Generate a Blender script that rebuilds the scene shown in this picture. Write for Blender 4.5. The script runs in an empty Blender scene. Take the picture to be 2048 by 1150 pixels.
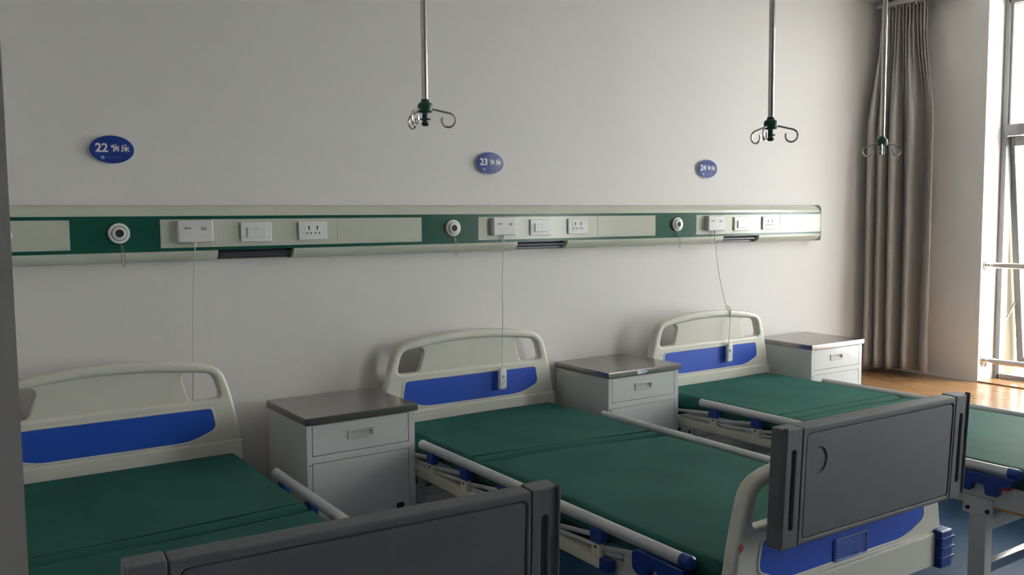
import bpy, bmesh, math, random
from mathutils import Vector, Matrix

random.seed(7)
scene = bpy.context.scene
COL = scene.collection
PI = math.pi

# ------------------------------------------------------------------ camera
CAM = Vector((-0.1562, -3.6278, 1.55))
YAW, PITCH, ROLL, FPX = 0.5922, -0.0791, -0.0086, 1784.9
_fw = Vector((math.sin(YAW) * math.cos(PITCH), math.cos(YAW) * math.cos(PITCH), math.sin(PITCH)))
_rt = Vector((math.cos(YAW), -math.sin(YAW), 0))
_up = _rt.cross(_fw)
_rt2 = _rt * math.cos(ROLL) + _up * math.sin(ROLL)
_up2 = -_rt * math.sin(ROLL) + _up * math.cos(ROLL)
cam_data = bpy.data.cameras.new('camera')
cam_data.sensor_width = 36.0
cam_data.lens = FPX * 36.0 / 2048.0
cam_data.clip_start = 0.05
cam = bpy.data.objects.new('camera', cam_data)
M = Matrix((_rt2, _up2, -_fw)).transposed().to_4x4()
M.translation = CAM
cam.matrix_world = M
COL.objects.link(cam)
scene.camera = cam

# ------------------------------------------------------------------ world, daylight, exposure
world = bpy.data.worlds.new('overcast_sky')
scene.world = world
world.use_nodes = True
bg = world.node_tree.nodes['Background']
bg.inputs['Color'].default_value = (1.0, 0.982, 0.97, 1)
bg.inputs['Strength'].default_value = 9.0
scene.view_settings.view_transform = 'Standard'
scene.view_settings.look = 'None'
scene.view_settings.gamma = 1.0
scene.view_settings.use_curve_mapping = False
scene.view_settings.exposure = 0.95

WIN_A = (-1.74, -0.69)      # y span of the window in view
WIN_B = (-4.88, -3.58)      # the next window along the same wall, behind the viewer

# ------------------------------------------------------------------ materials
MATS = {}
def mat(name, col, rough=0.5, metal=0.0, var=0.04, scale=8.0, bump=0.0, bscale=60.0, coat=0.0, spec=0.5, sheen=0.0, stretch=None, aniso=0.0):
    if name in MATS:
        return MATS[name]
    m = bpy.data.materials.new(name)
    m.use_nodes = True
    nt = m.node_tree
    p = nt.nodes['Principled BSDF']
    tc = nt.nodes.new('ShaderNodeTexCoord')
    src = tc.outputs['Object']
    if stretch:
        mp = nt.nodes.new('ShaderNodeMapping')
        mp.inputs['Scale'].default_value = stretch
        nt.links.new(src, mp.inputs['Vector'])
        src = mp.outputs['Vector']
    nz = nt.nodes.new('ShaderNodeTexNoise')
    nz.inputs['Scale'].default_value = scale
    nz.inputs['Detail'].default_value = 4
    nt.links.new(src, nz.inputs['Vector'])
    rp = nt.nodes.new('ShaderNodeValToRGB')
    lo = [max(0, c * (1 - var)) for c in col]
    hi = [min(1, c * (1 + var)) for c in col]
    rp.color_ramp.elements[0].position = 0.3
    rp.color_ramp.elements[1].position = 0.7
    rp.color_ramp.elements[0].color = (*lo, 1)
    rp.color_ramp.elements[1].color = (*hi, 1)
    nt.links.new(nz.outputs['Fac'], rp.inputs['Fac'])
    nt.links.new(rp.outputs['Color'], p.inputs['Base Color'])
    p.inputs['Roughness'].default_value = rough
    p.inputs['Metallic'].default_value = metal
    p.inputs['Coat Weight'].default_value = coat
    p.inputs['Coat Roughness'].default_value = 0.12
    p.inputs['Specular IOR Level'].default_value = spec
    p.inputs['Sheen Weight'].default_value = sheen
    p.inputs['Anisotropic'].default_value = aniso
    if bump > 0:
        nb = nt.nodes.new('ShaderNodeTexNoise')
        nb.inputs['Scale'].default_value = bscale
        nb.inputs['Detail'].default_value = 3
        nt.links.new(src, nb.inputs['Vector'])
        b = nt.nodes.new('ShaderNodeBump')
        b.inputs['Strength'].default_value = bump
        b.inputs['Distance'].default_value = 0.002
        nt.links.new(nb.outputs['Fac'], b.inputs['Height'])
        nt.links.new(b.outputs['Normal'], p.inputs['Normal'])
    MATS[name] = m
    return m

WALL = mat('wall_paint', (0.745, 0.722, 0.712), 0.6, var=0.015, scale=1.5, bump=0.12, bscale=180)
PIER = mat('window_wall_paint', (0.82, 0.80, 0.785), 0.6, var=0.015, scale=1.5, bump=0.12, bscale=180)
OPPOSITE = mat('darkened_unseen_wall', (0.36, 0.33, 0.29), 0.6)  # dark tone made up for the unseen walls, cuts bounce light
JAMB_W = mat('darker_grey_corner', (0.44, 0.43, 0.41), 0.6, var=0.015, scale=1.5)  # even grey, darker than the back wall colour
CEIL = mat('ceiling_paint', (0.72, 0.71, 0.69), 0.7, var=0.01, scale=1.5)
FLOOR = mat('blue_vinyl', (0.022, 0.078, 0.165), 0.5, var=0.10, scale=14, spec=0.3)
LEDGE_FACE = mat('ledge_front_paint', (0.70, 0.69, 0.66), 0.5)
CREAM = mat('cream_coated_aluminium', (0.60, 0.62, 0.53), 0.24, var=0.01, coat=0.12, spec=0.5)
CREAM_P = mat('cream_panel_coating', (0.58, 0.60, 0.51), 0.24, var=0.01, coat=0.12, spec=0.5)
GREEN = mat('green_panel_coating', (0.008, 0.092, 0.064), 0.26, var=0.02, coat=0.04, spec=0.35)
RECESS = mat('recess_painted_shade', (0.07, 0.075, 0.09), 0.3, metal=0.3)  # shade inside the lamp recess painted into the metal colour
WHITE_PL = mat('white_plastic', (0.80, 0.80, 0.80), 0.3, var=0.01)
WHITE_PL2 = mat('aged_white_plastic', (0.74, 0.72, 0.73), 0.35, var=0.02)
BLACK = mat('black_plastic', (0.012, 0.012, 0.013), 0.5)
GREY_PR = mat('grey_print', (0.25, 0.25, 0.26), 0.5)
BED_PL = mat('ivory_bed_plastic', (0.68, 0.67, 0.60), 0.32, var=0.02, bump=0.05, bscale=300)
BLUE_IN = mat('blue_insert_plastic', (0.018, 0.090, 0.56), 0.45, var=0.03, bump=0.06, bscale=400)
BLUE_CL = mat('dark_blue_clamp_plastic', (0.012, 0.05, 0.26), 0.38)
ALU = mat('satin_aluminium', (0.62, 0.63, 0.64), 0.42, metal=0.55, var=0.02, stretch=(1, 1, 1))
FRAME_C = mat('cream_powder_coat', (0.62, 0.60, 0.48), 0.4, var=0.03)
FRAME_G = mat('light_grey_powder_coat', (0.58, 0.58, 0.57), 0.4, var=0.02)
RED = mat('red_plastic', (0.45, 0.02, 0.02), 0.4)
RED_ST = mat('red_sticker', (0.62, 0.13, 0.13), 0.5)
MATT = mat('green_mattress_cover', (0.029, 0.116, 0.092), 0.68, var=0.10, scale=5, bump=0.25, bscale=25, spec=0.07)
MATT_D = mat('green_mattress_piping', (0.008, 0.045, 0.030), 0.7, spec=0.1)
TRAY = mat('grey_tray_plastic', (0.125, 0.132, 0.142), 0.55, var=0.03, bump=0.25, bscale=700)
TRAY_D = mat('grey_tray_recess', (0.11, 0.115, 0.125), 0.5, var=0.03, bump=0.25, bscale=700)
STEEL = mat('brushed_stainless_top', (0.33, 0.31, 0.295), 0.22, metal=0.92, var=0.05, scale=3, stretch=(2, 30, 2))
CHROME = mat('polished_steel', (0.62, 0.59, 0.57), 0.16, metal=1.0)
CAB = mat('white_cabinet_enamel', (0.60, 0.62, 0.62), 0.28, var=0.01, coat=0.2)
CAB_H = mat('grey_handle_plastic', (0.50, 0.50, 0.48), 0.4)
SHADE_DARK = mat('painted_shade_dark', (0.05, 0.05, 0.05), 0.8)  # near-black colour standing in for shade in joints and under the mattresses
HUB = mat('dark_green_hub_plastic', (0.008, 0.07, 0.05), 0.3)
SIGN_B = mat('blue_sign_acrylic', (0.010, 0.045, 0.30), 0.12, var=0.02, coat=0.5)
SIGN_E = mat('clear_white_sign_edge', (0.72, 0.76, 0.82), 0.2)
SIGN_W = mat('white_sign_lettering', (0.85, 0.86, 0.90), 0.4)
SIGN_L = mat('pale_blue_sign_logo', (0.28, 0.55, 0.80), 0.4)
SIGN_S = mat('dim_blue_small_print', (0.05, 0.16, 0.42), 0.4)
CORD = mat('white_cord', (0.66, 0.65, 0.62), 0.5)
WINFR = mat('grey_window_aluminium', (0.26, 0.255, 0.26), 0.35, metal=0.3)
EXT = mat('cream_exterior_render', (0.24, 0.205, 0.125), 0.8)
EXTG = mat('pale_paved_ground', (0.5, 0.5, 0.48), 0.9)
CURT_W = mat('curtain_header_tape', (0.40, 0.36, 0.33), 0.6)

def special_materials():
    # wood ledge: fine stretched grain, glossy varnish
    m = bpy.data.materials.new('varnished_wood_grain'); m.use_nodes = True
    nt = m.node_tree; p = nt.nodes['Principled BSDF']
    tc = nt.nodes.new('ShaderNodeTexCoord'); mp = nt.nodes.new('ShaderNodeMapping')
    mp.inputs['Scale'].default_value = (9, 1.2, 9)
    nz = nt.nodes.new('ShaderNodeTexNoise'); nz.inputs['Scale'].default_value = 4; nz.inputs['Detail'].default_value = 8
    nz.inputs['Distortion'].default_value = 0.6
    rp = nt.nodes.new('ShaderNodeValToRGB')
    rp.color_ramp.elements[0].position = 0.3; rp.color_ramp.elements[0].color = (0.26, 0.125, 0.05, 1)
    rp.color_ramp.elements[1].position = 0.72; rp.color_ramp.elements[1].color = (0.50, 0.29, 0.135, 1)
    nt.links.new(tc.outputs['Object'], mp.inputs['Vector']); nt.links.new(mp.outputs['Vector'], nz.inputs['Vector'])
    nt.links.new(nz.outputs['Fac'], rp.inputs['Fac']); nt.links.new(rp.outputs['Color'], p.inputs['Base Color'])
    p.inputs['Roughness'].default_value = 0.22
    MATS['wood'] = m
    # satin curtain with fine vertical weave
    m = bpy.data.materials.new('taupe_satin_curtain'); m.use_nodes = True
    nt = m.node_tree; p = nt.nodes['Principled BSDF']
    tc = nt.nodes.new('ShaderNodeTexCoord'); nz = nt.nodes.new('ShaderNodeTexNoise')
    nz.inputs['Scale'].default_value = 140; nz.inputs['Detail'].default_value = 3
    rp = nt.nodes.new('ShaderNodeValToRGB')
    rp.color_ramp.elements[0].color = (0.47, 0.425, 0.40, 1); rp.color_ramp.elements[1].color = (0.62, 0.57, 0.54, 1)
    nt.links.new(tc.outputs['Object'], nz.inputs['Vector']); nt.links.new(nz.outputs['Fac'], rp.inputs['Fac'])
    nt.links.new(rp.outputs['Color'], p.inputs['Base Color'])
    p.inputs['Roughness'].default_value = 0.30; p.inputs['Sheen Weight'].default_value = 0.2
    p.inputs['Specular IOR Level'].default_value = 0.8
    p.inputs['Metallic'].default_value = 0.25
    MATS['curtain'] = m
    # window glass: clear pane that lets light through and mirrors a little
    m = bpy.data.materials.new('clear_window_glass'); m.use_nodes = True
    nt = m.node_tree
    for n in list(nt.nodes):
        nt.nodes.remove(n)
    out = nt.nodes.new('ShaderNodeOutputMaterial'); mix = nt.nodes.new('ShaderNodeMixShader')
    tr = nt.nodes.new('ShaderNodeBsdfTransparent'); gl = nt.nodes.new('ShaderNodeBsdfGlossy')
    lw = nt.nodes.new('ShaderNodeLayerWeight'); lw.inputs['Blend'].default_value = 0.5
    pw = nt.nodes.new('ShaderNodeMath'); pw.operation = 'POWER'; pw.inputs[1].default_value = 5
    fr = nt.nodes.new('ShaderNodeMath'); fr.operation = 'MULTIPLY_ADD'; fr.inputs[1].default_value = 0.5; fr.inputs[2].default_value = 0.03
    nt.links.new(lw.outputs['Facing'], pw.inputs[0]); nt.links.new(pw.outputs[0], fr.inputs[0])
    tr.inputs['Color'].default_value = (0.95, 0.97, 0.96, 1); gl.inputs['Roughness'].default_value = 0.02
    nt.links.new(fr.outputs[0], mix.inputs['Fac']); nt.links.new(tr.outputs[0], mix.inputs[1])
    nt.links.new(gl.outputs[0], mix.inputs[2]); nt.links.new(mix.outputs[0], out.inputs['Surface'])
    MATS['glass'] = m
special_materials()
WOOD, CURT, GLASS = MATS['wood'], MATS['curtain'], MATS['glass']

# ------------------------------------------------------------------ mesh helpers
def finish(me, m, smooth=35):
    me.materials.clear()
    me.materials.append(m)
    if smooth:
        for p in me.polygons:
            p.use_smooth = True
        me.set_sharp_from_angle(angle=math.radians(smooth))
    return me

def obj(name, bm, m, parent=None, loc=None, smooth=35):
    """one mesh object from a bmesh (or a finished mesh)"""
    if isinstance(bm, bmesh.types.BMesh):
        bmesh.ops.recalc_face_normals(bm, faces=bm.faces[:])
        me = bpy.data.meshes.new(name)
        bm.to_mesh(me)
        bm.free()
    else:
        me = bm
    finish(me, m, smooth)
    o = bpy.data.objects.new(name, me)
    COL.objects.link(o)
    if smooth:
        wn = o.modifiers.new('weighted_normals', 'WEIGHTED_NORMAL'); wn.keep_sharp = True
    if parent:
        o.parent = parent
    if loc:
        o.location = loc
    return o

def bx(x0, x1, y0, y1, z0, z1, bev=0.0, seg=2, bm=None):
    own = bm if bm is not None else bmesh.new()
    t = bmesh.new()
    r = bmesh.ops.create_cube(t, size=1)
    for v in t.verts:
        v.co = Vector((x0 + (v.co.x + .5) * (x1 - x0), y0 + (v.co.y + .5) * (y1 - y0), z0 + (v.co.z + .5) * (z1 - z0)))
    if bev > 0:
        bmesh.ops.bevel(t, geom=t.edges[:], offset=bev, segments=seg, profile=0.5, affect='EDGES')
    merge(own, t)
    return own

def merge(dst, src):
    mp = {}
    for v in src.verts:
        mp[v] = dst.verts.new(v.co)
    for f in src.faces:
        try:
            dst.faces.new([mp[v] for v in f.verts])
        except ValueError:
            pass
    src.free()

def tube(pts, r, n=10, bm=None, cap=True, sx=1.0):
    """sweep a circle along a polyline"""
    bm = bm if bm is not None else bmesh.new()
    pts = [Vector(p) for p in pts]
    rr = r if isinstance(r, (list, tuple)) else [r] * len(pts)
    tan = []
    for i in range(len(pts)):
        a = pts[max(0, i - 1)]; b = pts[min(len(pts) - 1, i + 1)]
        tan.append((b - a).normalized())
    up = Vector((0, 0, 1)) if abs(tan[0].z) < 0.9 else Vector((1, 0, 0))
    nrm = (up - tan[0] * up.dot(tan[0])).normalized()
    rings = []
    for i, p in enumerate(pts):
        nrm = (nrm - tan[i] * nrm.dot(tan[i])).normalized()
        bi = tan[i].cross(nrm)
        rings.append([bm.verts.new(p + nrm * math.cos(2 * PI * k / n) * rr[i] + bi * math.sin(2 * PI * k / n) * rr[i] * sx) for k in range(n)])
    for a, b in zip(rings, rings[1:]):
        for k in range(n):
            bm.faces.new((a[k], a[(k + 1) % n], b[(k + 1) % n], b[k]))
    if cap:
        bm.faces.new(rings[0][::-1]); bm.faces.new(rings[-1])
    return bm

def lathe(prof, axis='z', n=24, bm=None, org=(0, 0, 0)):
    """prof: (radius, height) pairs"""
    bm = bm if bm is not None else bmesh.new()
    org = Vector(org)
    def P(r, h, a):
        c, s = r * math.cos(a), r * math.sin(a)
        if axis == 'z': return org + Vector((c, s, h))
        if axis == 'y': return org + Vector((c, h, s))
        return org + Vector((h, c, s))
    rings = []
    for r, h in prof:
        if r < 1e-6:
            rings.append([bm.verts.new(P(0, h, 0))])
        else:
            rings.append([bm.verts.new(P(r, h, 2 * PI * k / n)) for k in range(n)])
    for a, b in zip(rings, rings[1:]):
        for k in range(n):
            k2 = (k + 1) % n
            if len(a) == 1 and len(b) == 1: continue
            if len(a) == 1: bm.faces.new((a[0], b[k], b[k2]))
            elif len(b) == 1: bm.faces.new((a[k], a[k2], b[0]))
            else: bm.faces.new((a[k], a[k2], b[k2], b[k]))
    for rg in (rings[0], rings[-1]):
        if len(rg) > 1:
            bm.faces.new(rg)
    return bm

def prism_x(prof, x0, x1, bm=None):
    """extrude a closed (y, z) profile along x"""
    bm = bm if bm is not None else bmesh.new()
    a = [bm.verts.new((x0, y, z)) for y, z in prof]
    b = [bm.verts.new((x1, y, z)) for y, z in prof]
    n = len(prof)
    for k in range(n):
        bm.faces.new((a[k], a[(k + 1) % n], b[(k + 1) % n], b[k]))
    bm.faces.new(a); bm.faces.new(b[::-1])
    return bm

def rounded(pts, r, n=5):
    """round the corners of a closed 2d polygon"""
    out = []
    m = len(pts)
    rs = r if isinstance(r, (list, tuple)) else [r] * m
    for i in range(m):
        p0, p, p1 = Vector(pts[i - 1]), Vector(pts[i]), Vector(pts[(i + 1) % m])
        a, b = (p0 - p), (p1 - p)
        rad = min(rs[i], a.length * .48, b.length * .48)
        if rad < 1e-5:
            out.append(tuple(p)); continue
        s, e = p + a.normalized() * rad, p + b.normalized() * rad
        for k in range(n + 1):
            t = k / n
            q = s * (1 - t) ** 2 + p * 2 * t * (1 - t) + e * t * t
            out.append((q.x, q.y))
    return out

def rrect(x0, x1, z0, z1, r, n=5):
    return rounded([(x0, z0), (x1, z0), (x1, z1), (x0, z1)], r, n)

def circle(cx, cz, r, n=28, rz=None):
    rz = rz or r
    return [(cx + r * math.cos(2 * PI * k / n), cz + rz * math.sin(2 * PI * k / n)) for k in range(n)]

def plate(loops, y0, y1, bev=0.0, res=2):
    """a plate with holes standing in the x-z plane between y0 (front) and y1 (back); edges rounded by bev"""
    cu = bpy.data.curves.new('outline', 'CURVE')
    cu.dimensions = '2D'
    cu.fill_mode = 'BOTH'
    for lp in loops:
        sp = cu.splines.new('POLY')
        sp.points.add(len(lp) - 1)
        for pt, (x, z) in zip(sp.points, lp):
            pt.co = (x, z, 0, 1)
        sp.use_cyclic_u = True
    half = (y1 - y0) / 2
    bev = min(bev, half * 0.98)
    cu.extrude = half - bev
    cu.bevel_depth = bev
    cu.bevel_resolution = res
    cu.offset = -bev
    o = bpy.data.objects.new('outline', cu)
    me = bpy.data.meshes.new_from_object(o)
    bpy.data.objects.remove(o)
    bpy.data.curves.remove(cu)
    # curve plane x-y -> x-z, local z -> -y
    mid = (y0 + y1) / 2
    me.transform(Matrix(((1, 0, 0, 0), (0, 0, -1, mid), (0, 1, 0, 0), (0, 0, 0, 1))))
    bm = bmesh.new(); bm.from_mesh(me)
    bmesh.ops.remove_doubles(bm, verts=bm.verts[:], dist=1e-5)
    bpy.data.meshes.remove(me)
    return bm

def text_mesh(s, size, depth, bold=0.0, align='CENTER'):
    cu = bpy.data.curves.new('lettering', 'FONT')
    cu.body = s
    cu.size = size
    cu.align_x = align
    cu.align_y = 'CENTER'
    cu.extrude = depth
    cu.offset = bold
    o = bpy.data.objects.new('lettering', cu)
    me = bpy.data.meshes.new_from_object(o)
    bpy.data.objects.remove(o); bpy.data.curves.remove(cu)
    me.transform(Matrix(((1, 0, 0, 0), (0, 0, -1, 0), (0, 1, 0, 0), (0, 0, 0, 1))))
    bm = bmesh.new(); bm.from_mesh(me); bpy.data.meshes.remove(me)
    return bm

def tag(o, label=None, cat=None, group=None, kind=None):
    if label: o['label'] = label
    if cat: o['category'] = cat
    if group: o['group'] = group
    if kind: o['kind'] = kind
    return o

def thing(name, loc=(0, 0, 0), rz=0.0, label=None, cat=None, group=None):
    o = bpy.data.objects.new(name, None)
    o.empty_display_size = 0.1
    COL.objects.link(o)
    o.location = loc
    o.rotation_euler = (0, 0, rz)
    return tag(o, label, cat, group)

def struct(name, bm, m, smooth=0, label=None):
    o = obj(name, bm, m, smooth=smooth)
    o['kind'] = 'structure'
    if label: o['label'] = label
    return o

def copy_tree(o, parent=None):
    c = o.copy()
    COL.objects.link(c)
    c.parent = parent
    for ch in o.children:
        copy_tree(ch, c)
    return c

# ------------------------------------------------------------------ room shell
H = 2.93
XL, XR, YF = -1.75, 5.30, -8.0  # unseen front wall set far back to weaken bounce light
struct('floor', bx(XL - .2, XR + .27, YF - .2, 0.2, -0.2, 0), FLOOR, label='blue vinyl floor under the beds')
struct('ceiling', bx(XL - .2, XR + .27, YF - .2, 0.2, H, H + .2), CEIL, label='white painted ceiling above the window corner')
struct('wall_back', bx(-0.30, XR + .27, 0, 0.2, 0, H), WALL, label='white painted wall behind the bed heads')
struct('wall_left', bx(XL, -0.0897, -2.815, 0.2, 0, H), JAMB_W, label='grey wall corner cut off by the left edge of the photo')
struct('wall_corridor', bx(XL - .2, XL, YF - .2, -2.815, 0, H), OPPOSITE, label='unseen side wall, darkened to cut bounce light')
struct('wall_front', bx(XL - .2, XR + .27, YF - .2, YF, 0, H), OPPOSITE, label='unseen wall opposite the bed heads, darkened to cut bounce light')
# window wall: piers, sill strip and lintel around the two openings
WT = 0.27
bm = bmesh.new()
SILL, HEAD = 0.50, 2.88
ys = [0.0, WIN_A[1], WIN_A[0], WIN_B[1], WIN_B[0], YF]
for a, b in ((ys[1], ys[0]), (ys[3], ys[2]), (ys[5], ys[4])):
    bx(XR, XR + WT, a, b, 0, H, bm=bm)
for a, b in (WIN_A, WIN_B):
    bx(XR, XR + WT, a, b, 0, SILL, bm=bm)
    bx(XR, XR + WT, a, b, HEAD, H, bm=bm)
struct('wall_right', bm, PIER, label='pale window wall with a deep white window reveal')

# outer skin of the facade: cream render with its own reveal beyond the window frames
XO = 5.735
bm = bmesh.new()
for a, b in ((ys[1], ys[0] + .2), (ys[3], ys[2]), (ys[5] - .2, ys[4])):
    bx(XR + WT, XO, a, b, -1.0, H + .5, bm=bm)
for a, b in (WIN_A, WIN_B):
    bx(XR + WT, XO, a, b, -1.0, SILL - .02, bm=bm)
    bx(XR + WT, XO, a, b, HEAD, H + .5, bm=bm)
struct('wall_outer', bm, EXT, label='cream rendered outer reveal seen through the gap of the open sash')

# wooden ledge below the window wall
lg = thing('window_ledge', (0, 0, 0), label='low ledge with a glossy brown wood top along the window wall', cat='ledge')
obj('ledge_top', bx(4.58, XR - .001, YF + .001, -.001, 0.465, 0.50, 0.004), WOOD, lg)
obj('ledge_front', bx(4.60, 4.64, YF + .001, -.001, 0.0, 0.465), LEDGE_FACE, lg)
obj('ledge_sill', bx(XR - .001, XR + .20, WIN_A[0] + .001, WIN_A[1] - .001, 0.5002, 0.508), WOOD, lg)

# ------------------------------------------------------------------ windows
def window(name, span, open_sash):
    y0, y1 = span
    w = thing(name)
    w['kind'] = 'structure'
    w['label'] = 'tall grey aluminium window with its lower sash tilted open' if open_sash else 'grey aluminium window outside the view'
    X0, X1 = 5.48, 5.55
    e = 0.002
    bm = bmesh.new()
    bx(X0, X1, y1 - .036, y1 - e, SILL + .01, HEAD - e, .003, bm=bm)
    bx(X0, X1, y0 + e, y0 + .036, SILL + .01, HEAD - e, .003, bm=bm)
    bx(X0, X1, y0 + .020, y1 - .020, HEAD - .06, HEAD - e, .004, bm=bm)
    bx(X0, X1, y0 + .020, y1 - .020, SILL + .01, SILL + .04, .004, bm=bm)
    obj('window_frame', bm, WINFR, w)
    obj('transom', bx(X0 - .006, X1, y0 + .020, y1 - .020, 2.025, 2.09, .004), WINFR, w)
    obj('glazing_bead', bx(X0 + .01, X1 - .01, y1 - .050, y1 - .034, 2.09, HEAD - .06, .003), WINFR, w)
    obj('pane', bx(5.512, 5.518, y0 + .020, y1 - .020, 2.09, HEAD - .06), GLASS, w, smooth=0)
    # lower sash, hinged along its top edge
    s = bmesh.new()
    hh = 1.47
    sy0, sy1 = y0 + .022, y1 - .022
    bx(-.02, .025, sy1 - .042, sy1, -hh, 0, .004, bm=s)
    bx(-.02, .025, sy0, sy0 + .042, -hh, 0, .004, bm=s)
    bx(-.02, .025, sy0 + .042, sy1 - .042, -.06, 0, .004, bm=s)
    bx(-.02, .025, sy0 + .042, sy1 - .042, -hh, -hh + .06, .004, bm=s)
    so = obj('sash', s, WINFR, w, (5.535, 0, 2.02))
    so.rotation_euler = (0, -0.146 if open_sash else 0.0, 0)
    obj('sash_pane', bx(-.003, .003, sy0 + .042, sy1 - .042, -hh + .06, -.06), GLASS, so, smooth=0)
    if open_sash:
        a = Vector((5.545, y1 - .016, 0.83)); b = Vector((5.672, y1 - .030, 0.985))
        obj('stay_arm', tube([a, b], 0.006, 8), WINFR, w)
    return w
window('window_1', WIN_A, True)
window('window_2', WIN_B, False)

# stainless guard bars across the window
for k, z in enumerate((1.227, 0.634)):
    g = thing('guard_bar', (5.368, WIN_A[1], z), label=('upper' if k == 0 else 'lower') + ' stainless guard bar across the window, fixed to the white reveal', cat='guard bar', group='guard bars across the window')
    bm = tube([(0, -.004, 0), (0, WIN_A[0] - WIN_A[1] + .004, 0)], 0.019, 16)
    obj('bar', bm, CHROME, g)
    obj('flange', lathe([(0.042, -.0005), (0.042, -.008), (0.030, -.016), (0.021, -.022), (0.0, -.022)], 'y', 20), CHROME, g)
    dy = WIN_A[0] - WIN_A[1]
    obj('flange', lathe([(0.042, dy + .0005), (0.042, dy + .008), (0.030, dy + .016), (0.021, dy + .022), (0.0, dy + .022)], 'y', 20), CHROME, g)

# outside: only pale ground far below
gr = struct('ground_outside', bx(5.9, 60, -40, 40, -9.4, -9), EXTG, label='pale ground outside far below the window')

# ------------------------------------------------------------------ curtain and track
def make_curtain():
    c = thing('curtain', (0, 0, 0), label='gathered taupe satin curtain hanging in the corner beside the window', cat='curtain')
    NZ, NS = 46, 220
    zt, zb = 2.875, 0.535
    bm = bmesh.new()
    grid = []
    for j in range(NZ + 1):
        v = j / NZ                       # 0 top, 1 bottom
        z = zt + (zb - zt) * v
        row = []
        k = min(1.0, max(0.0, (v - 0.05) / 0.30)); k = k * k * (3 - 2 * k)
        ax, ay = 5.185 + (5.085 - 5.185) * k, -0.050
        ex_, ey = 5.215 + (5.235 - 5.215) * k, -0.345 - 0.070 * k
        for i in range(NS + 1):
            s = i / NS
            x = ax + (ex_ - ax) * s
            y = ay + (ey - ay) * s
            # broad hanging folds below, tight pinch pleats at the top
            ph = (6.6 * s - 2.5 * s * s) * 2 * PI + 0.45 * math.sin(2.3 * v + 5 * s) + 0.6
            fold = (0.050 + 0.034 * s) * math.sin(ph) + 0.010 * math.sin(2.1 * ph + 1.3 + 1.5 * v) + 0.008 * math.sin(0.5 * ph + 2 * v)
            ph2 = s * 13 * 2 * PI
            pleat = 0.020 * math.copysign(abs(math.sin(ph2)) ** 0.6, math.sin(ph2))
            amp = pleat * (1 - k) + fold * (0.30 + 0.70 * k) * (1 if k > 0 else .25)
            slip = 0.012 * math.cos(ph) * k
            zz = z + (0.006 * math.sin(ph * 1.0) if j == NZ else 0)
            row.append(bm.verts.new((x - amp * 0.93, y - amp * 0.36 + slip, zz)))
        grid.append(row)
    for j in range(NZ):
        for i in range(NS):
            bm.faces.new((grid[j][i], grid[j][i + 1], grid[j + 1][i + 1], grid[j + 1][i]))
    o = obj('cloth', bm, CURT, c, smooth=80)
    md = o.modifiers.new('thickness', 'SOLIDIFY'); md.thickness = 0.004; md.offset = 0
    return c
make_curtain()
ct = thing('curtain_track', (5.20, 0, 2.90), label='pale curtain track under the ceiling above the gathered curtain', cat='curtain track')
obj('rail', bx(-.014, .014, -1.85, -.002, -.014, .016, .003), WHITE_PL2, ct)
for k in range(7):
    obj('glider', bx(-.006, .006, -.05 - k * .047, -.038 - k * .047, -.030, -.014, .002), WHITE_PL2, ct)
obj('bracket', bx(-.02, .02, -.45, -.42, .016, .0299), WHITE_PL2, ct)

# ------------------------------------------------------------------ bed head unit on the back wall
U0, U1 = -0.088, 4.557
FY = -0.0745
SLOTS = ((0.845, 1.153), (2.269, 2.572), (3.691, 3.991))
hu = thing('bed_head_unit', (0, 0, 0), label='long cream and green bed head unit running along the wall above the beds', cat='bed head unit')
body_prof = [(-.0005, 1.605), (-.024, 1.6055), (-.046, 1.600), (-.062, 1.588), (-.071, 1.574), (FY, 1.560), (FY, 1.429), (-.0005, 1.429)]
obj('housing', prism_x(body_prof, U0, U1), CREAM, hu, smooth=40)
lip_prof = [(-.0005, 1.4288), (FY, 1.4288), (FY, 1.420), (-.070, 1.409), (-.060, 1.399), (-.044, 1.392), (-.020, 1.388), (-.0005, 1.387)]
edges = [U0] + [v for s in SLOTS for v in s] + [U1]
for k in range(0, len(edges), 2):
    obj('lower_lip', prism_x(lip_prof, edges[k], edges[k + 1]), CREAM, hu, smooth=40)
for a, b in SLOTS:
    r = obj('lamp_recess', bx(a, b, -.030, -.0005, 1.392, 1.4288, .004), RECESS, hu)
    obj('lamp_tube', tube([(a + .012, -.047, 1.413), (b - .012, -.047, 1.413)], 0.011, 12), RECESS, r)
# end cap with rounded corners
cap = plate([rounded([(-.0775, 1.385), (-.0005, 1.385), (-.0005, 1.608), (-.0775, 1.608)], [.022, .0, .0, .035], 6)], 0, 0.008, 0.002)
bmesh.ops.transform(cap, matrix=Matrix(((0, 1, 0, U1), (1, 0, 0, 0), (0, 0, 1, 0), (0, 0, 0, 1))), verts=cap.verts[:])
obj('end_cap', cap, CREAM, hu)
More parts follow.
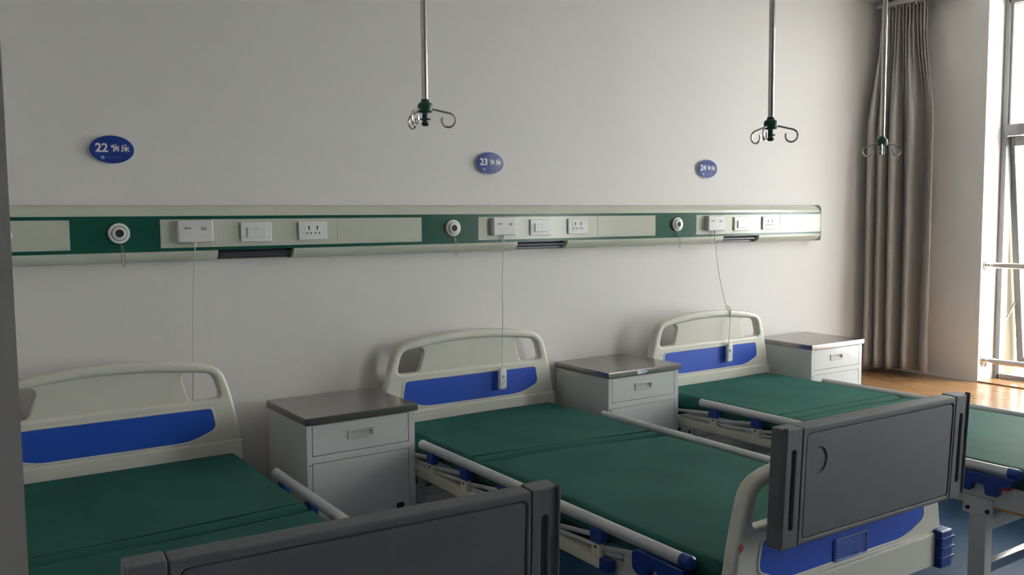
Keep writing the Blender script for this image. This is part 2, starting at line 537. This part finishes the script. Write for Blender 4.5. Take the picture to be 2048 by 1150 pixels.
# stripes and panels lie proud of the housing by a millimetre
obj('green_stripe', bx(U0, U1, FY - .0012, FY + .002, 1.5505, 1.5635), GREEN, hu, smooth=0)
obj('green_stripe', bx(U0, U1, FY - .0012, FY + .002, 1.4292, 1.4425), GREEN, hu, smooth=0)
PER = 1.4222
GB = [(0.320, 0.630), (1.749, 2.046), (3.166, 3.471)]
for a, b in GB:
    obj('green_panel', bx(a, b, FY - .0012, FY + .002, 1.4425, 1.5505), GREEN, hu, smooth=0)
cuts = [U0, GB[0][0], GB[0][1], 1.345, 1.345, GB[1][0], GB[1][1], 2.765, 2.765, GB[2][0], GB[2][1], 4.175, 4.175, U1]
for k in range(0, len(cuts), 2):
    a, b = cuts[k], cuts[k + 1]
    obj('cream_panel', bx(a + (.0008 if k else 0), b - .0008, FY - .0018, FY + .002, 1.4505, 1.5505, .0006, 1), CREAM_P, hu)

PF = FY - .0018                       # face on which fittings are screwed
def gas_outlet(x, z=1.501, loop=True):
    g = obj('gas_outlet', lathe([(0.038, PF + .002), (0.038, PF - .008), (0.036, PF - .011), (0.028, PF - .012), (0.0265, PF - .009), (0.0255, PF - .009), (0.0245, PF - .016), (0.015, PF - .018), (0.015, PF - .004), (0, PF - .004)], 'y', 32, org=(x, 0, z)), WHITE_PL, hu)
    obj('ring_gap', lathe([(0.0268, PF - .0095), (0.0268, PF - .0125), (0.0245, PF - .0125), (0.0245, PF - .0095)], 'y', 32, org=(x, 0, z)), BLACK, g)
    obj('valve_core', lathe([(0.0148, PF - .005), (0.0148, PF - .0165), (0.006, PF - .0165), (0.005, PF - .014), (0, PF - .014)], 'y', 24, org=(x, 0, z)), BLACK, g)
    if loop:
        zb = 1.372
        obj('wire_loop', tube([(x + .004, PF - .010, 1.464), (x + .005, PF - .012, 1.43), (x + .003, PF - .013, zb + .014), (x + .008, PF - .013, zb + .002), (x + .014, PF - .013, zb + .006), (x + .016, PF - .013, zb + .024), (x + .014, PF - .012, 1.43), (x + .007, PF - .011, 1.458)], 0.0012, 6), CHROME, g)
    return g
for x in (0.484, 1.908, 3.322):
    gas_outlet(x)
ob = obj('outlet_button', lathe([(0.020, PF + .002), (0.020, PF - .006), (0.017, PF - .009), (0, PF - .009)], 'y', 28, org=(0.118, 0, 1.500)), WHITE_PL, hu)
obj('button_centre', lathe([(0.011, PF - .0088), (0.011, PF - .011), (0, PF - .012)], 'y', 24, org=(0.118, 0, 1.500)), BLUE_CL, ob)

def fittings(xc, xs, xk):
    # nurse call box
    c = obj('call_box', plate([rrect(xc - .066, xc + .066, 1.462, 1.546, .006)], PF - .028, PF + .001, .005), WHITE_PL2, hu)
    obj('call_label', bx(xc - .045, xc - .018, PF - .0288, PF - .0275, 1.514, 1.520), GREY_PR, c, smooth=0)
    for dx in (.020, .031):
        obj('call_lamp', bx(xc + dx, xc + dx + .007, PF - .029, PF - .0275, 1.509, 1.521, .0005, 1), GREY_PR, c)
    obj('call_dot', lathe([(0.0018, PF - .0275), (0.0018, PF - .029), (0, PF - .029)], 'y', 10, org=(xc + .046, 0, 1.517)), GREY_PR, c)
    obj('cord_plug', lathe([(0.006, 1.463), (0.006, 1.455), (0.004, 1.447), (0.0, 1.447)], 'z', 14, org=(xc - .002, PF - .014, 0)), WHITE_PL, c)
    # rocker switch
    s = obj('light_switch', plate([rrect(xs - .062, xs + .062, 1.459, 1.537, .004)], PF - .009, PF + .001, .003), WHITE_PL, hu)
    rk = obj('rocker', plate([rrect(xs - .038, xs + .038, 1.474, 1.517, .003)], PF - .0145, PF - .006, .002), WHITE_PL, s)
    rk.rotation_euler = (0.0, 0, 0)
    obj('rocker_mark', bx(xs - .005, xs + .005, PF - .0150, PF - .0140, 1.511, 1.513), GREY_PR, rk, smooth=0)
    # double socket
    k = obj('wall_socket', plate([rrect(xk - .062, xk + .062, 1.461, 1.538, .004)], PF - .009, PF + .001, .003), WHITE_PL, hu)
    obj('socket_insert', plate([rrect(xk - .036, xk + .038, 1.476, 1.526, .003)], PF - .0102, PF - .006, .0008), WHITE_PL, k)
    for q in (-.018, .018):
        b1 = bx(xk + q - .0025, xk + q + .0025, PF - .0108, PF - .0098, 1.503, 1.520, .0004, 1)
        obj('pin_hole', b1, BLACK, k)
        obj('pin_hole', lathe([(0.0036, PF - .0098), (0.0036, PF - .0110), (0, PF - .0110)], 'y', 12, org=(xk + q, 0, 1.516)), BLACK, k)
        for d in (-.0095, .0095):
            tri = plate([[(xk + q + d - .0045 * (1 if d < 0 else -1), 1.490), (xk + q + d + .004 * (1 if d < 0 else -1), 1.4855), (xk + q + d + .004 * (1 if d < 0 else -1), 1.4945)]], PF - .0110, PF - .0098)
            obj('pin_hole', tri, BLACK, k, smooth=0)
fittings(0.755, 0.996, 1.234)
fittings(2.180, 2.401, 2.631)
fittings(3.606, 3.832, 4.073)

# ------------------------------------------------------------------ bed number signs
def sign(x, z, num, label):
    s = thing('bed_number_sign', (x, 0, z), label=label, cat='sign', group='oval bed number signs')
    obj('edge', plate([circle(0, 0, .0805, 48, .0545)], -.009, -.0005, .002), SIGN_E, s)
    f = obj('face', plate([circle(0, 0, .0775, 48, .0515)], -.0125, -.006, .002), SIGN_B, s)
    d = obj('number', text_mesh(num, .044, .0005, .0012), SIGN_W, s, (-.036, -.0130, .004), smooth=0)
    obj('character', text_mesh('病', .031, .0005, .0006), SIGN_W, s, (.010, -.0130, .003), smooth=0)
    obj('character', text_mesh('床', .031, .0005, .0006), SIGN_W, s, (.046, -.0130, .003), smooth=0)
    obj('logo', plate([circle(0, 0, .0065, 20), circle(.0005, 0, .0025, 12)], -.0132, -.0122), SIGN_L, s, (-.0335, 0, -.030), smooth=0)
    bm = bmesh.new()
    for k in range(7):                     # tiny illegible characters
        x0 = -.020 + k * .0085
        bx(x0, x0 + .0058, -.0130, -.0122, -.0275, -.0265, bm=bm)
        bx(x0, x0 + .0058, -.0130, -.0122, -.0325, -.0315, bm=bm)
        bx(x0 + .0024, x0 + .0034, -.0130, -.0122, -.0345, -.0255, bm=bm)
    obj('small_print', bm, SIGN_S, s, smooth=0)
    return s
sign(0.485, 1.813, '22', 'blue oval wall sign reading 22 above the bed at the left edge')
sign(2.157, 1.806, '23', 'blue oval wall sign reading 23 above the middle bed')
sign(3.624, 1.812, '24', 'blue oval wall sign reading 24 above the bed nearest the window')

# ------------------------------------------------------------------ hospital beds
def board_outline(dz, zbot):
    half = [(.465, zbot), (.464, .687 + dz), (.456, .74 + dz), (.446, .794 + dz), (.431, .86 + dz), (.416, .915 + dz), (.404, .948 + dz), (.387, .970 + dz), (.362, .986 + dz), (.325, .997 + dz), (.25, 1.009 + dz), (.17, 1.018 + dz), (.085, 1.0245 + dz), (0, 1.027 + dz)]
    return half + [(-x, z) for x, z in half[-2::-1]]

def board_opening(dz):
    top = [(.362, .955), (.30, .9645), (.22, .974), (.12, .983), (0, .987), (-.12, .983), (-.22, .974), (-.30, .9645), (-.362, .955)]
    pts = [(-.388, .856), (.388, .856)] + top
    pts = [(x, z + dz) for x, z in pts]
    return rounded(pts, [.03, .03, .035, 0, 0, 0, 0, 0, 0, 0, .035], 5)

def make_board(bed, name, dz, zbot, facing):
    """facing -1: outer face towards -y; the face seen from the room is y=0 for the headboard"""
    yf, yb = (0.0, 0.048)
    hb = obj(name, plate([board_outline(dz, zbot), board_opening(dz)], yf, yb, 0.014, 3), BED_PL, bed, smooth=50)
    # waisted panel between the two hand holes, flaring where it meets the frame
    side = [(.300, .850), (.280, .857), (.268, .870), (.258, .905), (.248, .940), (.250, .954), (.262, .964), (.285, .970)]
    arch = [(.20, .979), (.12, .986), (0, .990), (-.12, .986), (-.20, .979)]
    mid = [(x, z + dz) for x, z in side + arch + [(-x, z) for x, z in side[::-1]]]
    obj('centre_panel', plate([mid], yf + .013, yb - .005, .006, 2), BED_PL, hb, smooth=50)
    ins = rounded([(-.268, .701 + dz), (.268, .701 + dz), (.366, .742 + dz), (.350, .821 + dz), (-.350, .821 + dz), (-.366, .742 + dz)], [.05, .05, .025, .014, .014, .025], 5)
    rim = rounded([(-.272, .694 + dz), (.272, .694 + dz), (.374, .738 + dz), (.357, .828 + dz), (-.357, .828 + dz), (-.374, .738 + dz)], [.05, .05, .025, .016, .016, .025], 5)
    obj('insert_rim', plate([rim, ins], yf - .003, yf + .02, .002), BED_PL, hb, smooth=50)
    obj('insert', plate([ins], yf - .0015, yf + .02, .001), BLUE_IN, hb)
    return hb

def side_rail(bed, s):
    X = s * 0.469
    top = tube([(X, -.385, .637), (X, -.392, .637), (X, -1.86, .637)], 0.0185, 18, sx=0.85)
    r = obj('side_rail', top, ALU, bed)
    obj('tube_end', lathe([(0.0195, -1.858), (0.0195, -1.890), (0.014, -1.897), (0, -1.899)], 'y', 18, org=(X, 0, .637)), BLUE_CL, r)
    obj('tube_end', lathe([(0.0188, -.386), (0.0188, -.379), (0.012, -.374), (0, -.373)], 'y', 18, org=(X, 0, .637)), ALU, r)
    cl = [-.465, -.727, -.985, -1.245, -1.505]
    cbm = plate([rounded([(-.027, .624), (-.027, .584), (-.020, .576), (.020, .576), (.027, .584), (.027, .624)], .004, 3)], -.014, .014, .003)
    bmesh.ops.rotate(cbm, cent=(0, 0, 0), matrix=Matrix.Rotation(PI / 2, 3, 'Z'), verts=cbm.verts[:])
    first = None
    for y in cl:
        if first is None:
            first = obj('clamp', cbm, BLUE_CL, r, (X, y, 0)); c = first
            fb = obj('bracket', bx(-.008, .008, -.021, .021, .533, .580, .002), FRAME_C, r, (X + s * .004, y, 0))
            fo = obj('bolt', lathe([(0.004, -.001), (0.004, .003), (0, .003)], 'x', 10, org=(s * .007 if s > 0 else -.010, 0, .566)), BLACK, r, (X + s * .004, y, 0))
        else:
            for src, dx in ((first, 0), (fb, s * .004), (fo, s * .004)):
                c = src.copy(); COL.objects.link(c); c.location = (X + dx, y, 0); c.parent = r
    # folded posts: each runs from a bracket up to the next clamp; the matching lower links lie along the base
    ends = [-.20] + cl
    for a, b in zip(ends, cl + [-1.70]):
        obj('folded_post', tube([(X, a - .005, .563 if a != -.20 else .570), (X, b + .018, .595)], 0.0080, 8, sx=0.6), ALU, r)
    for a, b in zip([-.22] + cl, cl + [-1.62]):
        obj('lower_link', tube([(X - s * .010, a - .01, .546), (X - s * .010, b + .016, .560)], 0.0068, 8, sx=0.6), FRAME_G, r)
    obj('base_beam', bx(X - .014 + s * .004, X + .014 + s * .004, -1.530, -.205, .506, .538, .003), FRAME_C, r)
    obj('beam_end', bx(X - .0155 + s * .004, X + .0155 + s * .004, -1.572, -1.529, .504, .541, .004), BLUE_CL, r)
    # release handle below the foot end of the tube
    h = rounded([(-1.672, .606), (-1.672, .560), (-1.690, .545), (-1.728, .545), (-1.735, .575), (-1.775, .578), (-1.783, .541), (-1.824, .541), (-1.832, .578), (-1.872, .590), (-1.878, .616), (-1.70, .618)], .006, 3)
    hb = plate([[(y, z) for y, z in h]], -.017, .017, .004)
    bmesh.ops.transform(hb, matrix=Matrix(((0, 1, 0, X), (1, 0, 0, 0), (0, 0, 1, 0), (0, 0, 0, 1))), verts=hb.verts[:])
    obj('release_handle', hb, BLUE_CL, r)
    obj('release_button', bx(X - .012, X + .012, -1.865, -1.828, .573, .598, .004), RED, r)
    return r

def make_bed():
    b = thing('hospital_bed', (0, 0, 0))
    hb = make_board(b, 'headboard', 0.0, 0.50, -1)
    obj('lower_ledge', bx(-.4655, .4655, -.010, .040, .505, .687, .006), BED_PL, hb)
    fb = make_board(b, 'footboard', -.105, 0.49, -1)
    fb.location = (0, -2.025, 0)
    obj('lower_ledge', bx(-.415, .415, -.012, .040, .478, .581, .006), BED_PL, fb)
    bump = bmesh.new()
    bx(.416, .478, -.030, .045, .470, .588, .008, bm=bump)
    for z in (.500, .530, .560):
        bx(.414, .482, -.034, .040, z, z + .008, .002, bm=bump)
    b1 = obj('corner_bumper', bump, BLUE_CL, fb)
    b2 = b1.copy(); COL.objects.link(b2); b2.parent = fb; b2.scale = (-1, 1, 1)
    # frame, deck and legs
    for s in (-1, 1):
        obj('side_beam', bx(s * .435 - .012, s * .435 + .012, -1.60, -.012, .490, .530, .003), FRAME_G, b)
        obj('foot_beam', bx(s * .435 - .018, s * .435 + .018, -1.995, -1.60, .487, .572, .003), FRAME_G, b)
    for y in (-.05, -.70, -1.35, -1.96):
        obj('deck_crossbar', bx(-.424, .424, y - .02, y + .02, .50, .5718, .003), SHADE_DARK, b)
    obj('mattress_deck', bx(-.425, .425, -1.985, -.015, .5722, .578, .002), SHADE_DARK, b)  # deck and crossbars coloured dark to paint in the shade below the mattress
    for s in (-1, 1):
        obj('amber_stripe', bx(s * .4535 - .0012, s * .4535 + .0012, -1.985, -1.80, .489, .496), mat('amber_stripe', (0.55, 0.26, 0.03), 0.5), b)
    for s in (-1, 1):
        for y in (-.26, -1.745):
            lg_ = obj('leg', bx(s * .435 - .024, s * .435 + .024, y - .032, y + .032, .135, .487, .004), FRAME_G, b)
            obj('leg_plate', bx(s * .456, s * .460, y - .055, y + .055, .455, .52, .001, 1), FRAME_G, lg_)
            for dy in (-.036, .036):
                obj('bolt', lathe([(0.0075, s * .459), (0.0075, s * .465), (0.004, s * .467), (0, s * .467)], 'x', 12, org=(0, y + dy, .474)), BLACK, lg_)
            cs = obj('castor', lathe([(0.0, -.016), (0.045, -.016), (0.06, -.010), (0.06, .010), (0.045, .016), (0, .016)], 'x', 24, org=(s * .435, y, .0605)), BLACK, lg_)
            obj('castor_fork', bx(s * .435 - .02, s * .435 + .02, y - .025, y + .025, .1, .137, .004), CHROME, lg_)
    for y in (-.26, -1.745):
        obj('leg_crossbar', bx(-.412, .412, y - .014, y + .014, .385, .425, .003), FRAME_G, b)
        obj('lower_crossbar', bx(-.412, .412, y - .016, y + .016, .225, .262, .003), CHROME, b)
    for s in (-1, 1):
        side_rail(b, s)
    return b

BEDS = [((0.426, -0.1517, 0), -0.0051, 'ivory and blue hospital bed against the left wall corner, beneath sign 22', -0.85, -0.0),
        ((1.9885, -0.1082, 0), -0.0087, 'middle ivory and blue hospital bed between two cabinets, beneath sign 23', -0.775, -0.13),
        ((3.4806, -0.1923, 0), -0.0027, 'ivory and blue hospital bed nearest the window, beneath sign 24', -0.875, -0.03)]
bed0 = make_bed()
bed_objs = []
for i, (loc, rz, label, _, _) in enumerate(BEDS):
    o = bed0 if i == 0 else copy_tree(bed0)
    o.location = loc
    o.rotation_euler = (0, 0, rz)
    tag(o, label, 'hospital bed', 'hospital beds along the wall')
    bed_objs.append(o)
# extras on the middle bed's footboard: card pocket and red sticker
fb1 = [c for c in bed_objs[1].children if c.name.startswith('footboard')][0]
CLEAR = MATS['glass']
ch = obj('card_pocket', plate([rrect(-.058, .078, .594, .656, .004)], -.0065, -.0045, .0008), CLEAR, fb1)
obj('pocket_edge', plate([rrect(-.060, .080, .592, .658, .004), rrect(-.056, .076, .597, .654, .003)], -.0080, -.0035, .0012), mat('clear_acrylic_edge', (0.16, 0.25, 0.55), 0.12), fb1)
obj('pocket_tab', bx(.030, .034, -.0085, -.0055, .597, .612, .001, 1), mat('clear_acrylic_edge', (0.16, 0.25, 0.55), 0.12), fb1)
obj('red_sticker', plate([[(-.012, 0), (0, -.014), (.012, -.002), (.001, .013)]], -.0006, .0006), RED_ST, fb1, (-.432, -.0006, .712), smooth=0)

# ------------------------------------------------------------------ mattresses
def mattress(i):
    loc, rz, _, yc, sk = BEDS[i]
    lab = ['dark green folding mattress on the bed beneath sign 22', 'green folding mattress on the middle bed beneath sign 23', 'green folding mattress on the bed nearest the window'][i]
    m = thing('mattress', loc, rz, lab, 'mattress', 'green folding mattresses')
    W = .432
    zt, zb = .646, .579
    rnd = random.Random(40 + i)
    def cushion(y_of, ya, yb_fn, name):
        # grid top surface with gentle sag and a rolled edge
        bm = bmesh.new()
        nx, ny = 26, 30
        R = .026
        def f(u, v, top):
            x = -W + 2 * W * u
            y0 = ya(x); y1 = yb_fn(x)
            y = y0 + (y1 - y0) * v
            return x, y
        rows = []
        # profile across: side wall bottom -> rolled edge -> top
        def edge_drop(d):
            if d >= R: return 0.0
            return R - math.sqrt(max(0, R * R - (R - d) ** 2))
        us = [0, .006, .012, .020, .03] + [.05 + .9 * k / 20 for k in range(21)] + [.97, .98, .988, .994, 1]
        vs = [0, .004, .009, .016, .025] + [.04 + .92 * k / 26 for k in range(27)] + [.975, .984, .991, .996, 1]
        for v in vs:
            row = []
            for u in us:
                x, y = f(u, v, True)
                L = abs(yb_fn(x) - ya(x))
                d1 = min(u, 1 - u) * 2 * W
                d2 = min(v, 1 - v) * L
                z = zt - max(edge_drop(d1), edge_drop(d2))
                z += 0.0016 * math.sin(7 * x + 3 * y + i) * math.sin(5 * y + 2 * i) - 0.003 * math.exp(-((d2 / .12) ** 2)) * (1 - min(1, d2 / R) * .3)
                row.append(bm.verts.new((x, y, z)))
            rows.append(row)
        nv, nu = len(vs), len(us)
        for a in range(nv - 1):
            for c in range(nu - 1):
                bm.faces.new((rows[a][c], rows[a][c + 1], rows[a + 1][c + 1], rows[a + 1][c]))
        ring = [rows[0][c] for c in range(nu)] + [rows[a][-1] for a in range(1, nv)] + [rows[-1][c] for c in range(nu - 2, -1, -1)] + [rows[a][0] for a in range(nv - 2, 0, -1)]
        low = [bm.verts.new((v.co.x, v.co.y, zb)) for v in ring]
        n = len(ring)
        for k in range(n):
            bm.faces.new((ring[k], ring[(k + 1) % n], low[(k + 1) % n], low[k]))
        bm.faces.new(low)
        return obj(name, bm, MATT, m, smooth=60)
    def seam(x): return yc + sk * x + .012 * math.sin(3.2 * x + i)
    head = cushion(None, lambda x: -.012, lambda x: seam(x) + .009, 'head_section')
    foot = cushion(None, lambda x: seam(x) - .009, lambda x: -1.975, 'foot_section')
    # stitched flap edges beside the fold
    for dy, z in ((.062, .6470), (-.030, .6455)):
        pts = [(-W + .02 + (2 * W - .04) * k / 24, 0, 0) for k in range(25)]
        pts = [(x, seam(x) + dy * (1 - .25 * math.sin(2 * x + dy * 30)), z - .0028) for x, _, _ in pts]
        obj('piping', tube(pts, .0022, 6), MATT_D, head if dy > 0 else foot)
    return m
for i in range(3):
    mattress(i)

# ------------------------------------------------------------------ overbed trays hung on the footboards
def make_tray():
    t = thing('footboard_tray', (0, 0, 0))
    W, S, Z0, Z1 = .388, .326, -.150, .150
    D = .044
    # centre panel: frame ring around a face set a little back, with a shallow round finger hollow
    ring = plate([rrect(-S + .0008, S - .0008, Z0, Z1, .007), rrect(-S + .017, S - .011, Z0 + .014, Z1 - .018, .014)], 0, D, .004, 2)
    p = obj('panel_frame', ring, TRAY, t)
    hc = (-.262, .058)
    obj('panel_face', plate([rrect(-S + .019, S - .013, Z0 + .016, Z1 - .020, .012), circle(hc[0], hc[1], .035, 40)], .0018, .020, .0016), TRAY, t)
    obj('panel_backing', plate([rrect(-S + .010, S - .010, Z0 + .008, Z1 - .010, .010)], .0052, D - .004, .002), TRAY, t)
    for s in (-1, 1):
        x0, x1 = (S + .0008, W) if s > 0 else (-W, -S - .0008)
        xm = (x0 + x1) / 2 - s * .002
        slot = rrect(xm - .0075, xm + .0075, Z0 + .045, Z1 - .052, .0074)
        c = obj('end_cap', plate([rrect(x0, x1, Z0 - .001, Z1 + .001, .004), slot], 0, D + .002, .003, 2), TRAY, t)
        obj('slot_floor', bx(xm - .010, xm + .010, .008, .012, Z0 + .040, Z1 - .047), TRAY, c, smooth=0)
        xo = x1 - .0045 if s > 0 else x0
        lip = bmesh.new()
        bx(xo, xo + .0045, -.005, .010, Z0 + .01, Z1 + .006, .0018, bm=lip)
        obj('lip', lip, TRAY, c)
        # hook that reaches over the top of the footboard
        hk = bmesh.new()
        bx(s * .20 - .02, s * .20 + .02, D - .006, D + .128, .043, .050, .002, bm=hk)
        bx(s * .20 - .02, s * .20 + .02, D + .122, D + .128, .005, .046, .002, bm=hk)
        obj('hook', hk, TRAY, t)
    return t
tray0 = make_tray()
for k, (x, y, z, rz, label) in enumerate(((0.4700, -2.2505, .882, -0.0612, 'grey plastic tray on the foot of the left bed, cut off by the bottom edge'),
                                          (1.9480, -2.2496, .882, -0.0198, 'grey plastic tray with round hollow on the foot of the middle bed'))):
    o = tray0 if k == 0 else copy_tree(tray0)
    o.location = (x, y, z)
    o.rotation_euler = (0.045, 0, rz)
    tag(o, label, 'tray', 'trays hung on footboards')

# ------------------------------------------------------------------ bedside cabinets
def make_cabinet():
    c = thing('bedside_cabinet', (0, 0, 0))
    W, D, T = .470, .426, .8127
    bodyW = (.006, .458)
    yF = -D + .008
    bm = bmesh.new()
    bx(bodyW[0], bodyW[1], yF + .006, -.004, .10, T - .027, .003, bm=bm)
    obj('body', bm, CAB, c)
    # front frame with two openings
    x0, x1 = bodyW
    fr = plate([rrect(x0, x1, .10, T - .0275, .001, 1), rrect(.0275, .4310, .6640, .7825, .001, 1), rrect(.0255, .4310, .150, .6375, .001, 1)], yF, yF + .008, .0012, 1)
    obj('front_frame', fr, CAB, c)
    obj('frame_shadow_gap', bx(.020, .438, yF + .0045, yF + .0075, .145, T - .029), SHADE_DARK, c, smooth=0)
    hx0, hx1, hz0, hz1 = .171, .283, .710, .746
    d = obj('drawer', plate([rrect(.0295, .4292, .6660, .7808, .0015, 2), rrect(hx0 + .008, hx1 - .008, hz0 + .007, hz1 - .007, .003, 3)], yF + .0005, yF + .008, .0012, 1), CAB, c)
    ring = plate([rrect(hx0, hx1, hz0, hz1, .005), rrect(hx0 + .012, hx1 - .012, hz0 + .009, hz1 - .009, .003)], yF - .003, yF + .003, .0015, 2)
    obj('handle', ring, CAB_H, d)
    obj('handle_hollow', bx(hx0 + .004, hx1 - .004, yF + .0032, yF + .006, hz0 + .003, hz1 - .003), CAB_H, d, smooth=0)
    dr = obj('door', plate([rrect(.0275, .4292, .152, .6355, .0015, 2)], yF + .0005, yF + .008, .0012, 1), CAB, c)
    lk = obj('lock', plate([rrect(.372, .404, .388, .424, .004)], yF - .003, yF + .002, .001), BLACK, dr)
    obj('screw', lathe([(0.003, yF), (0.003, yF - .0015), (0, yF - .0015)], 'y', 10, org=(.017, 0, .632)), CHROME, c)
    obj('screw', lathe([(0.003, yF), (0.003, yF - .0015), (0, yF - .0015)], 'y', 10, org=(.075, 0, .652)), CAB_H, c)
    top = bx(0, W, -D, 0, T - .028, T, .003, 2)
    obj('steel_top', top, STEEL, c)
    for fx in (.03, .43):
        for fy in (-.03, -D + .05):
            obj('foot', bx(fx - .016, fx + .016, fy - .016, fy + .016, 0.0005, .1005, .003), CAB, c)
    return c
CABS = [((1.0128, -0.0862, 0), 0.0089, 'white bedside cabinet with dark steel top between the left bed and the middle bed'),
        ((2.5344, -0.0122, 0), -0.0037, 'white bedside cabinet with a lettered sticker on its steel edge, beside the middle bed'),
        ((4.0309, -0.0120, 0), -0.0197, 'white bedside cabinet nearest the curtain and window ledge')]
cab0 = make_cabinet()
cabs = []
for k, (loc, rz, label) in enumerate(CABS):
    o = cab0 if k == 0 else copy_tree(cab0)
    o.location = loc
    o.rotation_euler = (0, 0, rz)
    tag(o, label, 'cabinet', 'white bedside cabinets')
    cabs.append(o)
# worn sticker on the middle cabinet's steel edge
st = plate([[(.178, .7885), (.225, .7895), (.252, .797), (.226, .8085), (.178, .8085)]], -.4275, -.4258)
so = obj('sticker', st, mat('worn_sticker', (0.42, 0.46, 0.55), 0.4, var=0.35, scale=160), cabs[1], smooth=0)
obj('sticker_lettering', text_mesh('EZ', .021, .0003, .0006), SIGN_W, so, (.192, -.4280, .7985), smooth=0)

# ------------------------------------------------------------------ nurse call handsets on their cords
def handset(bx_, by_, bz, cord, label, rot=0.0, body=True):
    h = thing('call_handset', (0, 0, 0), label=label, cat='call handset', group='call handsets')
    obj('cord', tube(cord, 0.0021, 8), CORD, h)
    b = obj('handset_body', plate([rounded([(-.020, -.052), (.020, -.052), (.021, .03), (.015, .052), (-.015, .052), (-.021, .03)], .010, 4)], -.012, .010, .007, 3), WHITE_PL, h, (bx_, by_, bz))
    b.rotation_euler = (0, rot, 0)
    obj('button', lathe([(0.008, -.011), (0.008, -.014), (0.006, -.0155), (0, -.016)], 'y', 16, org=(0, 0, .012)), mat('pale_grey_button', (0.55, 0.56, 0.60), 0.4), b)
    obj('button_groove', tube([(-.010, -.0122, -.028), (.004, -.0128, -.014), (.010, -.0125, -.010)], .0016, 6), mat('pale_grey_button', (0.55, 0.56, 0.60), 0.4), b)
    return h
def smooth_path(pts, n=6):
    pts = [Vector(p) for p in pts]
    out = []
    P = [pts[0]] + pts + [pts[-1]]
    for i in range(1, len(P) - 2):
        for k in range(n):
            t = k / n
            p0, p1, p2, p3 = P[i - 1], P[i], P[i + 1], P[i + 2]
            out.append(0.5 * ((2 * p1) + (p2 - p0) * t + (2 * p0 - 5 * p1 + 4 * p2 - p3) * t * t + (-p0 + 3 * p1 - 3 * p2 + p3) * t ** 3))
    out.append(pts[-1])
    return out
cy = PF - .014
handset(0.732, -.055, .735, smooth_path([(0.753, cy, 1.449), (0.7515, cy, 1.42), (0.744, -.072, 1.25), (0.738, -.065, 1.05), (0.733, -.058, .86), (0.732, -.055, .785)]),
        'white call handset cord hanging down behind the headboard of the left bed')
handset(2.1355, -.131, .787, smooth_path([(2.178, cy, 1.449), (2.177, cy, 1.42), (2.163, -.100, 1.25), (2.152, -.118, 1.08), (2.148, -.120, 1.0), (2.140, -.128, .90), (2.1355, -.131, .838)]),
        'white call handset hanging over the blue panel of the middle bed', 0.02)
hz = 1.0095
ring = [(3.618 + .002 * k, -.168 - .030 * math.cos(a) * 1.0, hz - .002 + .030 * math.sin(a)) for k, a in enumerate([-.2, .5, 1.2, 1.9, 2.6, 3.3, 4.0, 4.7, 5.4, 6.1])]
handset(3.597, -.210, .786, smooth_path([(3.604, cy, 1.449), (3.604, cy, 1.42), (3.609, -.12, 1.22), (3.616, -.165, 1.048)] ) + smooth_path([(3.616, -.168, 1.042), (3.620, -.198, 1.03), (3.618, -.202, 1.0), (3.612, -.203, .95), (3.600, -.207, .86), (3.597, -.208, .836)]),
        'white call handset hanging over the blue panel of the bed nearest the window', 0.03)
lp = obj('cord_loop', tube([(3.6165 + .0010 * k, -.1683 + .0275 * math.cos(a), 1.0005 + .0300 * math.sin(a)) for k, a in enumerate([1.2, 1.5, 2.0, 2.4, 2.8, 3.14, 3.5, 3.9])], .0022, 8), CORD)
hs3 = [o for o in bpy.data.objects if o.name.startswith('call_handset')][-1]
lp.parent = hs3

# ------------------------------------------------------------------ drip hangers from the ceiling
def iv_hanger(x, y, z, rot, label):
    t = thing('drip_hanger', (x, y, z), rot, label, 'drip hanger', 'ceiling drip hangers')
    top = H - z
    obj('pole', tube([(0, 0, .012), (0, 0, top - .03)], 0.0105, 18), CHROME, t)
    obj('ceiling_slider', lathe([(0.035, top - .0005), (0.035, top - .015), (0.016, top - .04), (0.0, top - .04)], 'z', 20), WHITE_PL, t)
    hub = obj('hub', lathe([(0.0, .026), (0.012, .026), (0.014, .018), (0.022, .012), (0.024, .006), (0.024, -.012), (0.021, -.016), (0.0095, -.018), (0.0095, -.046), (0.0, -.046)], 'z', 24), HUB, t)
    obj('release_collar', lathe([(0.0, -.034), (0.017, -.035), (0.018, -.037), (0.012, -.040), (0.0, -.040)], 'z', 20), HUB, hub)
    obj('release_knob', lathe([(0.0, -.044), (0.007, -.045), (0.0125, -.049), (0.0125, -.053), (0.008, -.058), (0.0, -.059)], 'z', 20), HUB, hub)
    P0, R0 = Vector((.078, 0, -.0165)), .0225
    td = Vector((.976, 0, -.218)); C0 = P0 + Vector((-.218, 0, -.976)) * R0
    a0 = math.atan2(P0.z - C0.z, P0.x - C0.x)
    pts = [(.018, 0, -.0035), (.040, 0, -.0083), (.060, 0, -.0126)]
    for k in range(19):
        a = a0 - math.radians(k * 15.5)
        rr = R0 if k < 14 else R0 * (1 - .02 * (k - 13))
        pts.append((C0.x + rr * math.cos(a), 0, C0.z + rr * math.sin(a)))
    hk = tube(pts, 0.0033, 8)
    first = obj('hook', hk, CHROME, t)
    for k in (1, 2):
        c = first.copy(); COL.objects.link(c); c.parent = t
        c.rotation_euler = (0, 0, k * 2 * PI / 3)
    return t
CR = -YAW          # camera right axis as a heading
iv_hanger(1.226, -1.086, 1.899, CR + math.radians(10), 'steel drip hanger with green hub hanging left of sign 23')
iv_hanger(2.396, -1.487, 1.868, CR + math.radians(-1), 'steel drip hanger with green hub hanging right of sign 24, in front of bare wall')
iv_hanger(3.600, -1.126, 1.880, CR + math.radians(7.5), 'steel drip hanger with green hub hanging in front of the curtain')
